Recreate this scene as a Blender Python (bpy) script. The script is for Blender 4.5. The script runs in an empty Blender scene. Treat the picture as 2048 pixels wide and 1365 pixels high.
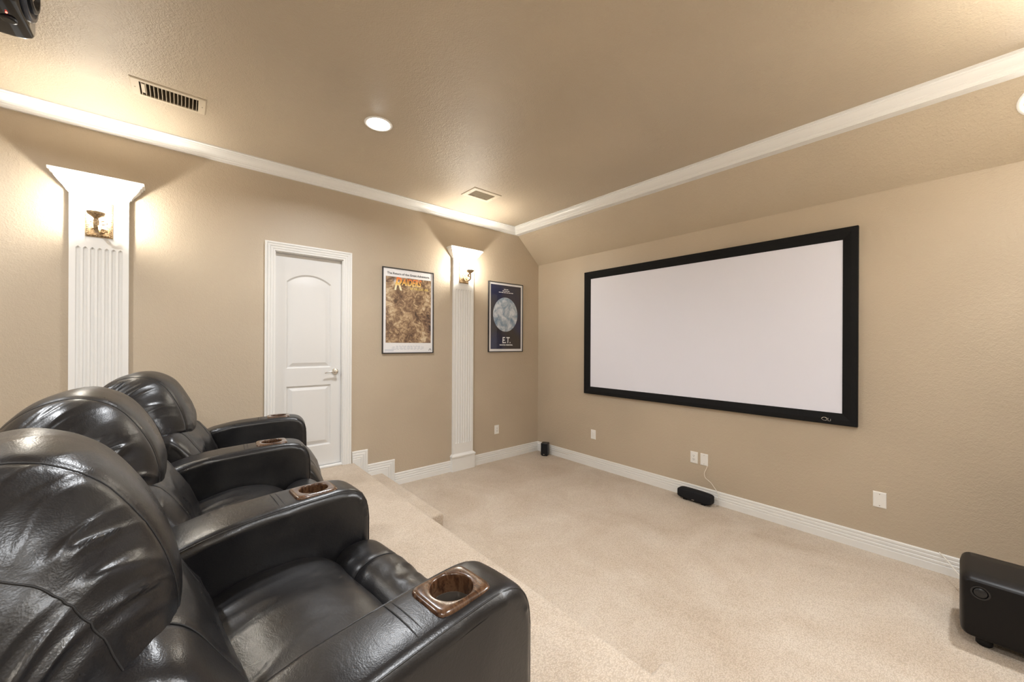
import bpy, bmesh, math, random
from mathutils import Vector, Matrix, noise
random.seed(7)
PI = math.pi
S = bpy.context.scene
COL = S.collection

# ------------------------------------------------------------------ camera
CAM = Vector((4.0422, -3.9669, 1.56))
FPX, CV = 766.63, 688.56
yaw, roll = math.radians(49.438), math.radians(0.27)
fw = Vector((-math.sin(yaw), math.cos(yaw), 0)); rt = Vector((math.cos(yaw), math.sin(yaw), 0)); up = Vector((0, 0, 1))
r2 = rt*math.cos(roll) + up*math.sin(roll); u2 = -rt*math.sin(roll) + up*math.cos(roll)
cd = bpy.data.cameras.new('camera'); cam = bpy.data.objects.new('camera', cd); COL.objects.link(cam)
cd.sensor_fit = 'HORIZONTAL'; cd.sensor_width = 36.0; cd.lens = FPX/2048*36.0
cd.shift_y = (CV-682.5)/2048; cd.clip_start = 0.03
M = Matrix((r2, u2, -fw)).transposed().to_4x4(); M.translation = CAM; cam.matrix_world = M
S.camera = cam

# ------------------------------------------------------------------ world, exposure, light levels
w = bpy.data.worlds.new('world'); S.world = w; w.use_nodes = True
w.node_tree.nodes['Background'].inputs[0].default_value = (0, 0, 0, 1)
S.view_settings.view_transform = 'Standard'; S.view_settings.look = 'None'
S.view_settings.gamma = 1.0; S.view_settings.use_curve_mapping = False
S.view_settings.exposure = 0.25
CAN_W, CAN_COL = 24.5, (0.97, 1.0, 1.04)
SLOPE_W = 28.0
SCONCE_W, SCONCE_COL = 36.0, (1.0, 0.95, 0.85)
SHADE_E, LENS_E = 9.0, 26.0

# ------------------------------------------------------------------ room numbers (metres)
XR, YB, HC = 4.74, -6.25, 3.166        # right wall, back wall, ceiling
SLZ, SLG = 2.716, 0.909                # slope starts at this height on the screen wall, rise per metre
PLZ, STZ = 0.335, 0.1675               # platform, step
PLY, STY = -2.63, -2.335

# ------------------------------------------------------------------ helpers: nodes
def mat(name):
    m = bpy.data.materials.new(name); m.use_nodes = True
    nt = m.node_tree; return m, nt, nt.nodes['Principled BSDF']
def nd(nt, t, **kw):
    n = nt.nodes.new(t)
    for k, v in kw.items():
        if k in n.inputs: n.inputs[k].default_value = v
        else: setattr(n, k, v)
    return n
def lk(nt, a, b): nt.links.new(a, b)
def coords(nt, scale=(1, 1, 1), kind='Object'):
    tc = nd(nt, 'ShaderNodeTexCoord'); mp = nd(nt, 'ShaderNodeMapping'); mp.inputs['Scale'].default_value = scale
    lk(nt, tc.outputs[kind], mp.inputs[0]); return mp.outputs[0]
def pnoise(nt, co, scale, detail=2, rough=.5, dist=0):
    n = nd(nt, 'ShaderNodeTexNoise', Scale=scale, Detail=detail, Roughness=rough, Distortion=dist); lk(nt, co, n.inputs['Vector']); return n.outputs['Fac']
def ramp(nt, fac, stops):
    r = nd(nt, 'ShaderNodeValToRGB'); e = r.color_ramp.elements
    while len(e) < len(stops): e.new(.5)
    for i, (p, c) in enumerate(stops): e[i].position = p; e[i].color = (*c, 1)
    lk(nt, fac, r.inputs[0]); return r.outputs[0]
def rng(nt, v, a, b, c, d):
    n = nd(nt, 'ShaderNodeMapRange'); lk(nt, v, n.inputs[0])
    for i, x in enumerate((a, b, c, d)): n.inputs[i+1].default_value = x
    return n.outputs[0]
def mth(nt, op, a, b=None):
    n = nd(nt, 'ShaderNodeMath', operation=op)
    for i, x in enumerate((a, b)):
        if x is None: continue
        if isinstance(x, (int, float)): n.inputs[i].default_value = x
        else: lk(nt, x, n.inputs[i])
    return n.outputs[0]
def bump(nt, p, h, strength, dist):
    b = nd(nt, 'ShaderNodeBump', Strength=strength, Distance=dist); lk(nt, h, b.inputs['Height'])
    lk(nt, b.outputs[0], p.inputs['Normal']); return b
def simple(name, col, rough=.5, metal=0, spec=.5, coat=0):
    m, nt, p = mat(name)
    p.inputs['Base Color'].default_value = (*col, 1); p.inputs['Roughness'].default_value = rough
    p.inputs['Metallic'].default_value = metal; p.inputs['Specular IOR Level'].default_value = spec
    p.inputs['Coat Weight'].default_value = coat
    return m
def glow(name, col, e):
    m, nt, p = mat(name)
    p.inputs['Base Color'].default_value = (.9, .88, .84, 1)
    p.inputs['Emission Color'].default_value = (*col, 1); p.inputs['Emission Strength'].default_value = e
    p.inputs['Roughness'].default_value = .4
    return m

MT = {}
# tan paint with orange peel texture
def make_paint(name, col, rough, bs):
    m, nt, p = mat(name); co = coords(nt)
    n1 = pnoise(nt, co, 120, 3, .55); n2 = pnoise(nt, co, 45, 2, .5, .4)
    big = pnoise(nt, co, .9, 3)
    h = mth(nt, 'ADD', rng(nt, n1, .35, .65, 0, .6), rng(nt, n2, .42, .62, 0, .5))
    bump(nt, p, h, bs, .0032)
    c1 = tuple(x*.95 for x in col); c2 = tuple(min(1, x*1.05) for x in col)
    lk(nt, ramp(nt, big, [(.35, c1), (.65, c2)]), p.inputs['Base Color'])
    p.inputs['Roughness'].default_value = rough; p.inputs['Specular IOR Level'].default_value = .5
    return m
MT['paint'] = make_paint('tan_wall_paint', (.49, .41, .31), .42, .30)
MT['ceil'] = make_paint('tan_ceiling_paint', (.49, .41, .305), .44, .48)
MT['white'] = simple('white_trim_paint', (.79, .785, .765), .33)
MT['door'] = simple('white_door_paint', (.73, .725, .71), .36)

def make_carpet():
    m, nt, p = mat('beige_carpet'); co = coords(nt)
    v = nd(nt, 'ShaderNodeTexVoronoi', Scale=300); lk(nt, co, v.inputs['Vector'])
    v2 = nd(nt, 'ShaderNodeTexVoronoi', Scale=185); lk(nt, coords(nt, (1, .62, 1)), v2.inputs['Vector'])
    big = pnoise(nt, co, 1.5, 6, .62, .9)
    fine = pnoise(nt, co, 260, 2)
    base = ramp(nt, big, [(.32, (.58, .48, .375)), (.5, (.655, .56, .455)), (.68, (.72, .635, .535))])
    fx = ramp(nt, mth(nt, 'ADD', mth(nt, 'MULTIPLY', v2.outputs['Distance'], .8), mth(nt, 'MULTIPLY', fine, .5)), [(.25, (1, 1, 1)), (.85, (.62, .58, .54))])
    mx = nd(nt, 'ShaderNodeMixRGB', blend_type='MULTIPLY'); mx.inputs[0].default_value = .8
    lk(nt, base, mx.inputs[1]); lk(nt, fx, mx.inputs[2]); lk(nt, mx.outputs[0], p.inputs['Base Color'])
    h = mth(nt, 'SUBTRACT', 1.0, mth(nt, 'ADD', v2.outputs['Distance'], mth(nt, 'MULTIPLY', v.outputs['Distance'], .4)))
    bump(nt, p, h, .8, .0035)
    p.inputs['Roughness'].default_value = .95; p.inputs['Specular IOR Level'].default_value = .15
    p.inputs['Sheen Weight'].default_value = .15
    return m
MT['carpet'] = make_carpet()

def make_leather():
    m, nt, p = mat('black_leather'); co = coords(nt)
    v = nd(nt, 'ShaderNodeTexVoronoi', Scale=330); lk(nt, co, v.inputs['Vector'])
    n = pnoise(nt, co, 6, 4, .6, .5); wr = pnoise(nt, coords(nt, (1, 2.2, 2.2)), 22, 4, .6, 1.2); st = pnoise(nt, coords(nt, (1.5, 1, 3)), 60, 3, .6, 1.0)
    lk(nt, ramp(nt, n, [(.35, (.006, .006, .0075)), (.62, (.011, .0105, .011)), (.8, (.022, .019, .0175))]), p.inputs['Base Color'])
    h = mth(nt, 'ADD', mth(nt, 'MULTIPLY', v.outputs['Distance'], .16), mth(nt, 'ADD', mth(nt, 'MULTIPLY', rng(nt, wr, .35, .65, 0, 1), .22), mth(nt, 'MULTIPLY', st, .16)))
    bump(nt, p, h, .13, .006)
    lk(nt, rng(nt, n, .3, .7, .26, .39), p.inputs['Roughness'])
    p.inputs['Specular IOR Level'].default_value = .55
    return m
MT['leather'] = make_leather()
MT['thread'] = simple('dark_thread', (.012, .012, .013), .6)
def make_wood():
    m, nt, p = mat('burl_wood'); co = coords(nt, (1, 2.4, 1))
    a = pnoise(nt, co, 26, 4, .55, 1.2)
    lk(nt, ramp(nt, a, [(.3, (.025, .010, .005)), (.48, (.060, .027, .013)), (.6, (.105, .053, .027)), (.75, (.050, .022, .010))]), p.inputs['Base Color'])
    p.inputs['Roughness'].default_value = .22; p.inputs['Coat Weight'].default_value = .4; p.inputs['Coat Roughness'].default_value = .1
    return m
MT['wood'] = make_wood()
MT['liner'] = simple('cup_liner', (.16, .14, .12), .15, .6)
MT['blackplastic'] = simple('black_plastic', (.012, .012, .013), .35)
MT['softblack'] = simple('matte_black', (.009, .009, .010), .55, 0, .3)
MT['glossblack'] = simple('gloss_black', (.006, .006, .008), .09, 0, .45, 0)
MT['subblack'] = simple('satin_black_cabinet', (.007, .006, .006), .42, 0, .22)
MT['grille'] = simple('black_speaker_cloth', (.014, .014, .016), .85, 0, .2)
MT['lens'] = simple('projector_lens', (.02, .025, .05), .04, 0, .8, 1)
MT['ringgrey'] = simple('grey_ring', (.085, .095, .125), .22, .5)
MT['velvet'] = simple('black_velvet', (.006, .006, .0065), .8, 0, .25)
MT['screen'] = simple('grey_screen_fabric', (.79, .80, .90), .75, 0, .25)
MT['nickel'] = simple('satin_nickel', (.62, .60, .56), .22, 1)
MT['silver'] = simple('silver_badge', (.75, .75, .75), .25, 1)
MT['plastic'] = simple('white_plastic', (.84, .83, .80), .35)
MT['slot'] = simple('dark_slot', (.03, .03, .03), .6)
MT['cable'] = simple('white_cable', (.80, .76, .68), .45)
MT['duct'] = simple('duct_metal', (.16, .13, .09), .6)
MT['vent'] = simple('painted_vent', (.60, .52, .40), .4)
MT['led'] = glow('red_led', (1, .05, .03), 6)
MT['lamp'] = glow('downlight_lens', (1, .97, .92), LENS_E)
def make_shade():
    m, nt, p = mat('frosted_glass_shade')
    p.inputs['Base Color'].default_value = (.9, .88, .84, 1); p.inputs['Emission Color'].default_value = (1, .90, .72, 1); p.inputs['Emission Strength'].default_value = SHADE_E
    tr = nd(nt, 'ShaderNodeBsdfTransparent'); mx = nd(nt, 'ShaderNodeMixShader'); mx.inputs[0].default_value = .32
    lk(nt, tr.outputs[0], mx.inputs[1]); lk(nt, p.outputs[0], mx.inputs[2]); lk(nt, mx.outputs[0], nt.nodes['Material Output'].inputs[0])
    return m
MT['shade'] = make_shade()
MT['can'] = simple('white_can_trim', (.86, .85, .82), .3)
def make_gilt():
    m, nt, p = mat('antique_gilt'); co = coords(nt)
    a = pnoise(nt, co, 90, 4)
    lk(nt, ramp(nt, a, [(.35, (.20, .12, .055)), (.6, (.52, .38, .22))]), p.inputs['Base Color'])
    p.inputs['Roughness'].default_value = .42; p.inputs['Metallic'].default_value = .45
    bump(nt, p, a, .3, .003)
    return m
MT['gilt'] = make_gilt()

# ------------------------------------------------------------------ helpers: mesh
def mesh_of(bm, name, m, smooth=0):
    me = bpy.data.meshes.new(name); bmesh.ops.recalc_face_normals(bm, faces=bm.faces[:]); bm.to_mesh(me); bm.free()
    for mm in (m if isinstance(m, (list, tuple)) else [m]): me.materials.append(MT[mm] if isinstance(mm, str) else mm)
    if smooth:
        me.shade_smooth()
        if smooth < 180: me.set_sharp_from_angle(angle=math.radians(smooth))
    return me
def obj(name, bm, m, parent=None, smooth=0):
    me = bm if isinstance(bm, bpy.types.Mesh) else mesh_of(bm, name, m, smooth)
    o = bpy.data.objects.new(name, me); COL.objects.link(o)
    if parent: o.parent = parent
    return o
def tag(o, label, cat, group=None):
    o['label'] = label; o['category'] = cat
    if group: o['group'] = group
    return o
def thing(name, label, cat, loc=(0, 0, 0), rotz=0, group=None):
    o = bpy.data.objects.new(name, None); COL.objects.link(o); o.empty_display_size = .1
    o.location = loc; o.rotation_euler = (0, 0, rotz)
    return tag(o, label, cat, group)
def struct(name, bm, m, parent=None, smooth=0, label=None, cat=None):
    o = obj(name, bm, m, parent, smooth); o['kind'] = 'structure'
    if label: o['label'] = label
    if cat: o['category'] = cat
    return o
def copy_tree(o, parent=None):
    c = o.copy(); COL.objects.link(c); c.parent = parent
    for ch in o.children: copy_tree(ch, c)
    return c
def quad(bm, *ps):
    return bm.faces.new([bm.verts.new(p) for p in ps])
def box(bm, x0, x1, y0, y1, z0, z1, bev=0, seg=2):
    vs = [bm.verts.new((x, y, z)) for x in (x0, x1) for y in (y0, y1) for z in (z0, z1)]
    fs = [bm.faces.new([vs[i] for i in f]) for f in ((0, 1, 3, 2), (4, 6, 7, 5), (0, 4, 5, 1), (2, 3, 7, 6), (0, 2, 6, 4), (1, 5, 7, 3))]
    if bev:
        es = list({e for f in fs for e in f.edges})
        bmesh.ops.bevel(bm, geom=es, offset=bev, segments=seg, affect='EDGES', profile=.5)
def boxobj(name, b, m, parent=None, bev=0, seg=2):
    bm = bmesh.new(); box(bm, *b, bev=bev, seg=seg); return obj(name, bm, m, parent, 40 if bev else 0)
def loft(bm, rings, cap=True, closed=True):
    R = [[bm.verts.new(p) for p in r] for r in rings]
    for a, b in zip(R, R[1:]):
        n = len(a)
        for i in range(n if closed else n-1):
            j = (i+1) % n; bm.faces.new((a[i], a[j], b[j], b[i]))
    if cap: bm.faces.new(R[0]); bm.faces.new(R[-1])
    return R
def lathe(bm, prof, c=(0, 0, 0), n=32, axis='z', cap=False):
    rings = []
    for r, h in prof:
        ring = []
        for i in range(n):
            a = 2*PI*i/n; x, y = r*math.cos(a), r*math.sin(a)
            p = {'z': (x, y, h), 'x': (h, x, y), 'y': (x, h, y)}[axis]
            ring.append((p[0]+c[0], p[1]+c[1], p[2]+c[2]))
        rings.append(ring)
    loft(bm, rings, cap)
def spline(pts, n=8):
    P = [Vector(p) for p in pts]; P = [P[0]*2-P[1]] + P + [P[-1]*2-P[-2]]; out = []
    for i in range(1, len(P)-2):
        a, b, c, d = P[i-1:i+3]
        for k in range(n):
            t = k/n; out.append(.5*((2*b)+(c-a)*t+(2*a-5*b+4*c-d)*t*t+(3*b-a-3*c+d)*t**3))
    out.append(P[-2]); return out
def tube(bm, pts, r, n=8, cap=True, flat=None):
    pts = [Vector(p) for p in pts]; rings = []; prev = None
    for i, p in enumerate(pts):
        t = (pts[min(i+1, len(pts)-1)]-pts[max(i-1, 0)]).normalized()
        if prev is None:
            a = t.orthogonal().normalized()
        else:
            a = (prev - t*prev.dot(t)).normalized()
        prev = a; b = t.cross(a)
        rr = r[i] if isinstance(r, (list, tuple)) else r
        rings.append([p + a*rr*math.cos(2*PI*k/n) + b*rr*math.sin(2*PI*k/n) for k in range(n)])
    loft(bm, rings, cap)
def slab(bm, poly, x0, x1, ax='x', bev=0):
    """extrude a 2d polygon along one axis"""
    f = {'x': lambda a, p: (a, p[0], p[1]), 'y': lambda a, p: (p[0], a, p[1]), 'z': lambda a, p: (p[0], p[1], a)}[ax]
    loft(bm, [[f(x0, p) for p in poly], [f(x1, p) for p in poly]])
def text_mesh(body, size, mtx, m, bold=0, shear=0, sx=1, align='CENTER', extrude=.0003):
    cu = bpy.data.curves.new('lettering', 'FONT'); cu.body = body; cu.size = size; cu.offset = bold; cu.shear = shear
    cu.align_x = align; cu.align_y = 'CENTER'; cu.extrude = extrude; cu.resolution_u = 3
    o = bpy.data.objects.new('lettering', cu); COL.objects.link(o)
    dg = bpy.context.evaluated_depsgraph_get(); dg.update()
    me = bpy.data.meshes.new_from_object(o.evaluated_get(dg))
    bpy.data.objects.remove(o); bpy.data.curves.remove(cu)
    me.transform(mtx @ Matrix.Diagonal((sx, 1, 1, 1))); me.materials.clear(); me.materials.append(MT[m] if isinstance(m, str) else m)
    return me
def on_left(x, y, z):   # text plane facing +x
    m = Matrix(((0, 0, 1), (1, 0, 0), (0, 1, 0))).to_4x4(); m.translation = (x, y, z); return m
def on_front(x, y, z):  # text plane facing -y
    m = Matrix(((1, 0, 0), (0, 0, -1), (0, 1, 0))).to_4x4(); m.translation = (x, y, z); return m

# ------------------------------------------------------------------ room shell
bm = bmesh.new(); box(bm, 0, XR, PLY-.05, 0, -.12, 0); struct('floor', bm, 'carpet')
# platform with rounded nosing
def nosed(y_edge, ztop, yb, r=.022):
    prof = [(yb, 0), (y_edge-.012, 0), (y_edge-.012, ztop-.05), (y_edge, ztop-.04)]
    for k in range(6):
        a = k/5*PI/2; prof.append((y_edge-r+r*math.cos(a), ztop-r+r*math.sin(a)))
    prof.append((yb, ztop)); return prof
bm = bmesh.new(); slab(bm, nosed(PLY, PLZ, YB), 0, XR); struct('floor_platform', bm, 'carpet', None, 50)
def step(x0, x1):
    bm = bmesh.new(); box(bm, x0, x1, PLY-.02, STY, .0005, STZ)
    es = [e for e in bm.edges if all(v.co.z > .1 for v in e.verts) and not all(v.co.y < PLY for v in e.verts) and not all(abs(v.co.x) < 1e-4 or abs(v.co.x-XR) < 1e-4 for v in e.verts)]
    es += [e for e in bm.edges if all(v.co.y > STY-.01 for v in e.verts) and all(1e-3 < v.co.x < XR-1e-3 for v in e.verts)]
    bmesh.ops.bevel(bm, geom=list(set(es)), offset=.022, segments=4, affect='EDGES', profile=.5)
    struct('floor_step', bm, 'carpet', None, 50)
step(0.0, 1.287); step(3.19, XR)
# left wall with a door opening
DY0, DY1, DZ1 = -3.345, -2.745, 2.402
bm = bmesh.new()
slz = lambda y: min(HC+.02, SLZ - SLG*y)
yc = -(HC-SLZ)/SLG
for poly in ([(YB, 0), (DY0, 0), (DY0, HC), (YB, HC)], [(DY0, DZ1), (DY1, DZ1), (DY1, HC), (DY0, HC)],
             [(DY1, 0), (yc, 0), (yc, HC), (DY1, HC)], [(yc, 0), (0, 0), (0, SLZ), (yc, HC)]):
    slab(bm, poly, -.12, 0)
bmesh.ops.remove_doubles(bm, verts=bm.verts, dist=1e-5)
struct('wall_left', bm, 'paint')
bm = bmesh.new(); box(bm, -.12, XR+.12, 0, .12, -.12, HC+.1); struct('wall_front', bm, 'paint')
bm = bmesh.new(); box(bm, XR, XR+.12, YB, 0, -.12, HC+.1); struct('wall_right', bm, 'paint')
bm = bmesh.new(); box(bm, -.12, XR+.12, YB-.12, YB, -.12, HC+.1); struct('wall_back', bm, 'paint')

def holed(us, vs, u0, u1, v0, v1, holes, f):
    """a panel with rectangular holes"""
    us = sorted({u0, u1, *[h[0] for h in holes], *[h[1] for h in holes]}); vs = sorted({v0, v1, *[h[2] for h in holes], *[h[3] for h in holes]})
    bm = bmesh.new(); vm = {}
    def V(u, v):
        if (u, v) not in vm: vm[(u, v)] = bm.verts.new(f(u, v))
        return vm[(u, v)]
    for a, b in zip(us, us[1:]):
        for c, d in zip(vs, vs[1:]):
            if any(h[0] <= a and b <= h[1] and h[2] <= c and d <= h[3] for h in holes): continue
            bm.faces.new((V(a, c), V(b, c), V(b, d), V(a, d)))
    return bm
CANS = [(1.274, -2.892), (4.30, -2.892), (1.274, -5.2), (4.30, -5.2)]
VENT1 = (.583, .797, -4.226, -3.857)     # near register
VENT2 = (.560, .815, -1.715, -1.362)
ch = [(x-.068, x+.068, y-.068, y+.068) for x, y in CANS]
ch += [(VENT1[0]+.025, VENT1[1]-.025, VENT1[2]+.04, VENT1[3]-.04), (VENT2[0]+.03, VENT2[1]-.03, VENT2[2]+.03, VENT2[3]-.03)]
struct('ceiling', holed(0, 0, 0, XR, YB, yc, ch, lambda u, v: (u, v, HC)), 'ceil')
# sloped part of the ceiling above the screen wall (v runs up the slope)
sl = math.hypot(1, SLG); SLEN = -yc*sl
sdir = Vector((0, -1/sl, SLG/sl)); snor = Vector((0, -SLG/sl, -1/sl))
sp = lambda u, v, h=0: tuple(Vector((u, 0, SLZ)) + sdir*v + snor*h)
SCANS = [(4.350, .375)]
struct('ceiling_slope', holed(0, 0, 0, XR, 0, SLEN, [(u-.068, u+.068, v-.068, v+.068) for u, v in SCANS], sp), 'ceil')

# crown moulding: profile (distance from the wall, drop from the ceiling)
CR = [(0, -.088), (.020, -.088), (.022, -.076), (.029, -.070), (.031, -.061), (.036, -.058), (.038, -.054), (.050, -.046), (.062, -.034), (.069, -.021), (.075, -.018), (.077, -.011), (.095, -.009), (.095, 0), (0, 0)]
YREF = -.452
def crown(name, p0, p1, out, mit0, mit1):
    """p0->p1 along the wall, out = direction into the room, mit = +1 where the run is shortened at that end"""
    d = (Vector(p1)-Vector(p0)).normalized(); o = Vector(out); bm = bmesh.new()
    loft(bm, [[Vector(p0)+o*u+d*(u*mit0)+Vector((0, 0, z)) for u, z in CR], [Vector(p1)+o*u-d*(u*mit1)+Vector((0, 0, z)) for u, z in CR]])
    return struct(name, bm, 'white', None, 25)
crown('trim_1', (0, YB, HC), (0, YREF, HC), (1, 0, 0), 1, 1)
crown('trim_2', (0, YREF, HC), (XR, YREF, HC), (0, -1, 0), 1, 1)
# flat soffit closing the gap between that crown and the slope
bm = bmesh.new(); zz = HC-.088; slab(bm, [(YREF+.001, zz), (-(zz-SLZ)/SLG-.002, zz), (-(zz-SLZ)/SLG-.03, zz+.02), (YREF+.001, zz+.02)], 0, XR); struct('trim_3', bm, 'white')
crown('trim_4', (XR, YB, HC), (XR, YREF, HC), (-1, 0, 0), 1, 1)
crown('trim_5', (0, YB, HC), (XR, YB, HC), (0, 1, 0), 1, 1)

# baseboards: profile (thickness, distance below the top edge)
BB = [(.0, 0), (.009, 0), (.012, .006), (.012, .020), (.008, .022), (.008, .025), (.014, .030), (.014, .046), (.010, .048), (.010, .051), (.017, .056), (.017, .070), (.013, .072), (.013, .075), (.019, .079), (.019, .131), (0, .131)]
def base_run(bm, p0, p1, out, ztop=.131, z0=None, m0=0, m1=0):
    d = (Vector(p1)-Vector(p0)).normalized(); o = Vector(out)
    loft(bm, [[Vector(p0)+o*t+d*(t*m0)+Vector((0, 0, ztop-h)) for t, h in BB], [Vector(p1)+o*t-d*(t*m1)+Vector((0, 0, ztop-h)) for t, h in BB]])
def base_stair(bm, y0, y1, ztop, zlow):
    """horizontal board that turns down a stair edge with a mitre"""
    loft(bm, [[(t, y0, ztop-h) for t, h in BB], [(t, y1-h, ztop-h) for t, h in BB], [(t, y1-h, zlow) for t, h in BB]])
PF0, PF1 = -1.478, -1.146     # plinth of the far pilaster
bm = bmesh.new(); base_run(bm, (0, -2.201, 0), (0, PF0, 0), (1, 0, 0)); base_run(bm, (0, PF1, 0), (0, 0, 0), (1, 0, 0), m1=1)
base_stair(bm, -2.657, -2.497, .449, STZ+.001); base_stair(bm, -2.497, -2.201, .287, .001)
base_run(bm, (0, YB, 0), (0, -4.60, 0), (1, 0, 0), PLZ+.131); base_run(bm, (0, -4.25, 0), (0, -3.425, 0), (1, 0, 0), PLZ+.131)
struct('baseboard_left', bm, 'white')
bm = bmesh.new(); base_run(bm, (0, 0, 0), (XR, 0, 0), (0, -1, 0), m0=1); struct('baseboard_front', bm, 'white')
bm = bmesh.new(); base_run(bm, (XR, STY, 0), (XR, 0, 0), (-1, 0, 0)); base_run(bm, (XR, YB, 0), (XR, PLY, 0), (-1, 0, 0), PLZ+.131); struct('baseboard_right', bm, 'white')

# ------------------------------------------------------------------ door
dr = bpy.data.objects.new('door_1', None); COL.objects.link(dr); dr.location = (0, (DY0+DY1)/2, PLZ); dr['kind'] = 'structure'
dr['label'] = 'white two panel door with an arched upper panel'; dr['category'] = 'door'
def door():
    w, h = DY1-DY0, DZ1-PLZ
    lx = -.048                                   # face of the leaf
    # leaf: rails and stiles with raised panels in arched recesses
    y0, y1, z0, z1 = -w/2+.012, w/2-.012, .022, h-.012
    pw = .195                                    # half panel width
    cy = 0.0
    def arch(hw, zb, zt, rise, n=14):
        pts = [(cy-hw, zb), (cy+hw, zb), (cy+hw, zt)]
        if rise:
            R = (hw*hw+rise*rise)/(2*rise); a0 = math.asin(hw/R)
            for k in range(1, n):
                a = a0-2*a0*k/n; pts.append((cy+R*math.sin(a), zt-R+rise+R*math.cos(a)))
        pts.append((cy-hw, zt)); return pts
    panels = [(pw, .985, 1.805, .075), (pw, .22, .815, 0)]
    bm = bmesh.new(); ev = []; allc = []
    def ring(pts, x):
        vs = [bm.verts.new((x, p[0], p[1])) for p in pts]
        return vs, [bm.edges.new((vs[i], vs[(i+1) % len(vs)])) for i in range(len(vs))]
    o, oe = ring([(y0, z0), (y1, z0), (y1, z1), (y0, z1)], lx); ev += oe
    inner = []
    for p in panels:
        v, e = ring(arch(*p), lx); ev += e; inner.append(v)
    bmesh.ops.triangle_fill(bm, use_beauty=True, use_dissolve=False, edges=ev)
    for f in bm.faces[:]:
        if any(all(v in vs for v in f.verts) for vs in inner): bm.faces.remove(f)
    back = [bm.verts.new((lx-.035, v.co.y, v.co.z)) for v in o]
    for i in range(4): bm.faces.new((o[i], o[(i+1) % 4], back[(i+1) % 4], back[i]))
    leaf = obj('leaf', bm, 'door', dr)
    for (hw, zb, zt, rise) in panels:
        bm = bmesh.new(); n = None; R = []
        for ins, x in ((0, lx), (.010, lx-.013), (.018, lx-.013), (.050, lx-.001)):
            pts = arch(hw-ins, zb+ins, zt-ins*.9, rise*(1-ins*.5/.1) if rise else 0)
            R.append([(x, p[0], p[1]) for p in pts])
        L = loft(bm, R, False); bm.faces.new(L[-1])
        obj('panel', bm, 'door', dr, 20)
    # jamb and stop
    bm = bmesh.new(); box(bm, -.12, 0, -w/2, -w/2+.010, 0, h); box(bm, -.12, 0, w/2-.010, w/2, 0, h); box(bm, -.12, 0, -w/2, w/2, h-.010, h)
    box(bm, -.12, lx-.036, -w/2+.01, w/2-.01, 0, h-.01)
    obj('jamb', bm, 'white', dr)
    # casing with a stepped profile, mitred
    cp = [(0, 0), (.010, 0), (.012, .012), (.009, .015), (.014, .022), (.015, .034), (.011, .037), (.017, .044), (.018, .058), (.013, .061), (.020, .066), (.020, .080), (0, .080)]
    bm = bmesh.new(); q = .004; hw = w/2-q
    loft(bm, [[(x, -hw-d, 0) for x, d in cp], [(x, -hw-d, h-q+d) for x, d in cp], [(x, hw+d, h-q+d) for x, d in cp], [(x, hw+d, 0) for x, d in cp]])
    obj('casing', bm, 'white', dr)
    bm = bmesh.new(); box(bm, -.085, .004, -w/2+.008, w/2-.008, 0, .018, .004); obj('threshold', bm, 'white', dr)
    # lever handle
    hy, hz = -2.812-(DY0+DY1)/2, 1.276-PLZ
    bm = bmesh.new(); lathe(bm, [(.0, 0), (.032, 0), (.032, .004), (.028, .009), (.013, .011), (.011, .018), (.011, .045), (.015, .048), (.015, .058), (.0, .060)], (lx, hy, hz), 24, 'x')
    hd = obj('handle', bm, 'nickel', dr, 40)
    bm = bmesh.new(); pts = spline([(lx+.052, hy, hz), (lx+.054, hy-.03, hz+.004), (lx+.052, hy-.07, hz-.001), (lx+.048, hy-.105, hz-.010)], 6)
    tube(bm, pts, [.0085-.003*i/len(pts) for i in range(len(pts))], 10); obj('lever', bm, 'nickel', hd, 60)
door()

# ------------------------------------------------------------------ pilasters
def flute_pos(n, hw): return [-hw+(2*hw)*(i+.5)/n for i in range(n)]
def pilaster(y, z0, rotz, x, label):
    p = thing('pilaster', label, 'pilaster', (x+.0015*math.cos(rotz), y, z0), rotz, 'fluted wall pilasters')
    top = 2.60-z0; hw = .1475; fx = .030
    # shaft with round-ended flutes: one ring of the cross-section per height
    n = 7; fw_ = .0118; ftop, fbot = 2.235-z0, .33
    def sect(depth, wf):
        pts = [(0, -hw), (fx, -hw)]
        for c in flute_pos(n, .122):
            for k in range(7):
                a = PI*k/6; pts.append((fx-depth*math.sin(a), c-fw_*wf*math.cos(a)))
        pts += [(fx, hw), (0, hw)]; return pts
    lv = [(.19, 0), (fbot, 0)] + [(fbot+.014*k/5, math.sin(PI/2*k/5)) for k in range(1, 6)] + [(ftop-.014*(5-k)/5, math.sin(PI/2*(5-k)/5)) for k in range(0, 6)] + [(top, 0)]
    bm = bmesh.new(); loft(bm, [[(a, b, z) for a, b in sect(.011*d, max(d, .02))] for z, d in lv])
    obj('shaft', bm, 'white', p, 35)
    # plinth
    bm = bmesh.new(); h2 = .166
    loft(bm, [[(0, -a, z), (c, -a, z), (c, a, z), (0, a, z)] for a, c, z in ((h2, .048, 0), (h2, .048, .168), (h2+.006, .056, .172), (h2+.006, .056, .184), (h2-.002, .046, .194), (h2-.012, .036, .202), (hw, .030, .208))])
    obj('plinth', bm, 'white', p)
    # flaring capital
    bm = bmesh.new(); R = []
    for e, dz in ((0, 0), (.004, .0), (.006, .008), (.014, .012), (.016, .022), (.022, .027), (.024, .034), (.040, .052), (.058, .076), (.066, .096), (.074, .099), (.076, .112), (.086, .115), (.086, .132)):
        R.append([(0, -hw-e, top+dz), (fx+e, -hw-e, top+dz), (fx+e, hw+e, top+dz), (0, hw+e, top+dz)])
    loft(bm, R); obj('capital', bm, 'white', p)
    return p
pilaster(-4.4275, PLZ, 0, 0, 'wide fluted white pilaster at the left edge behind the recliners')
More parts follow.
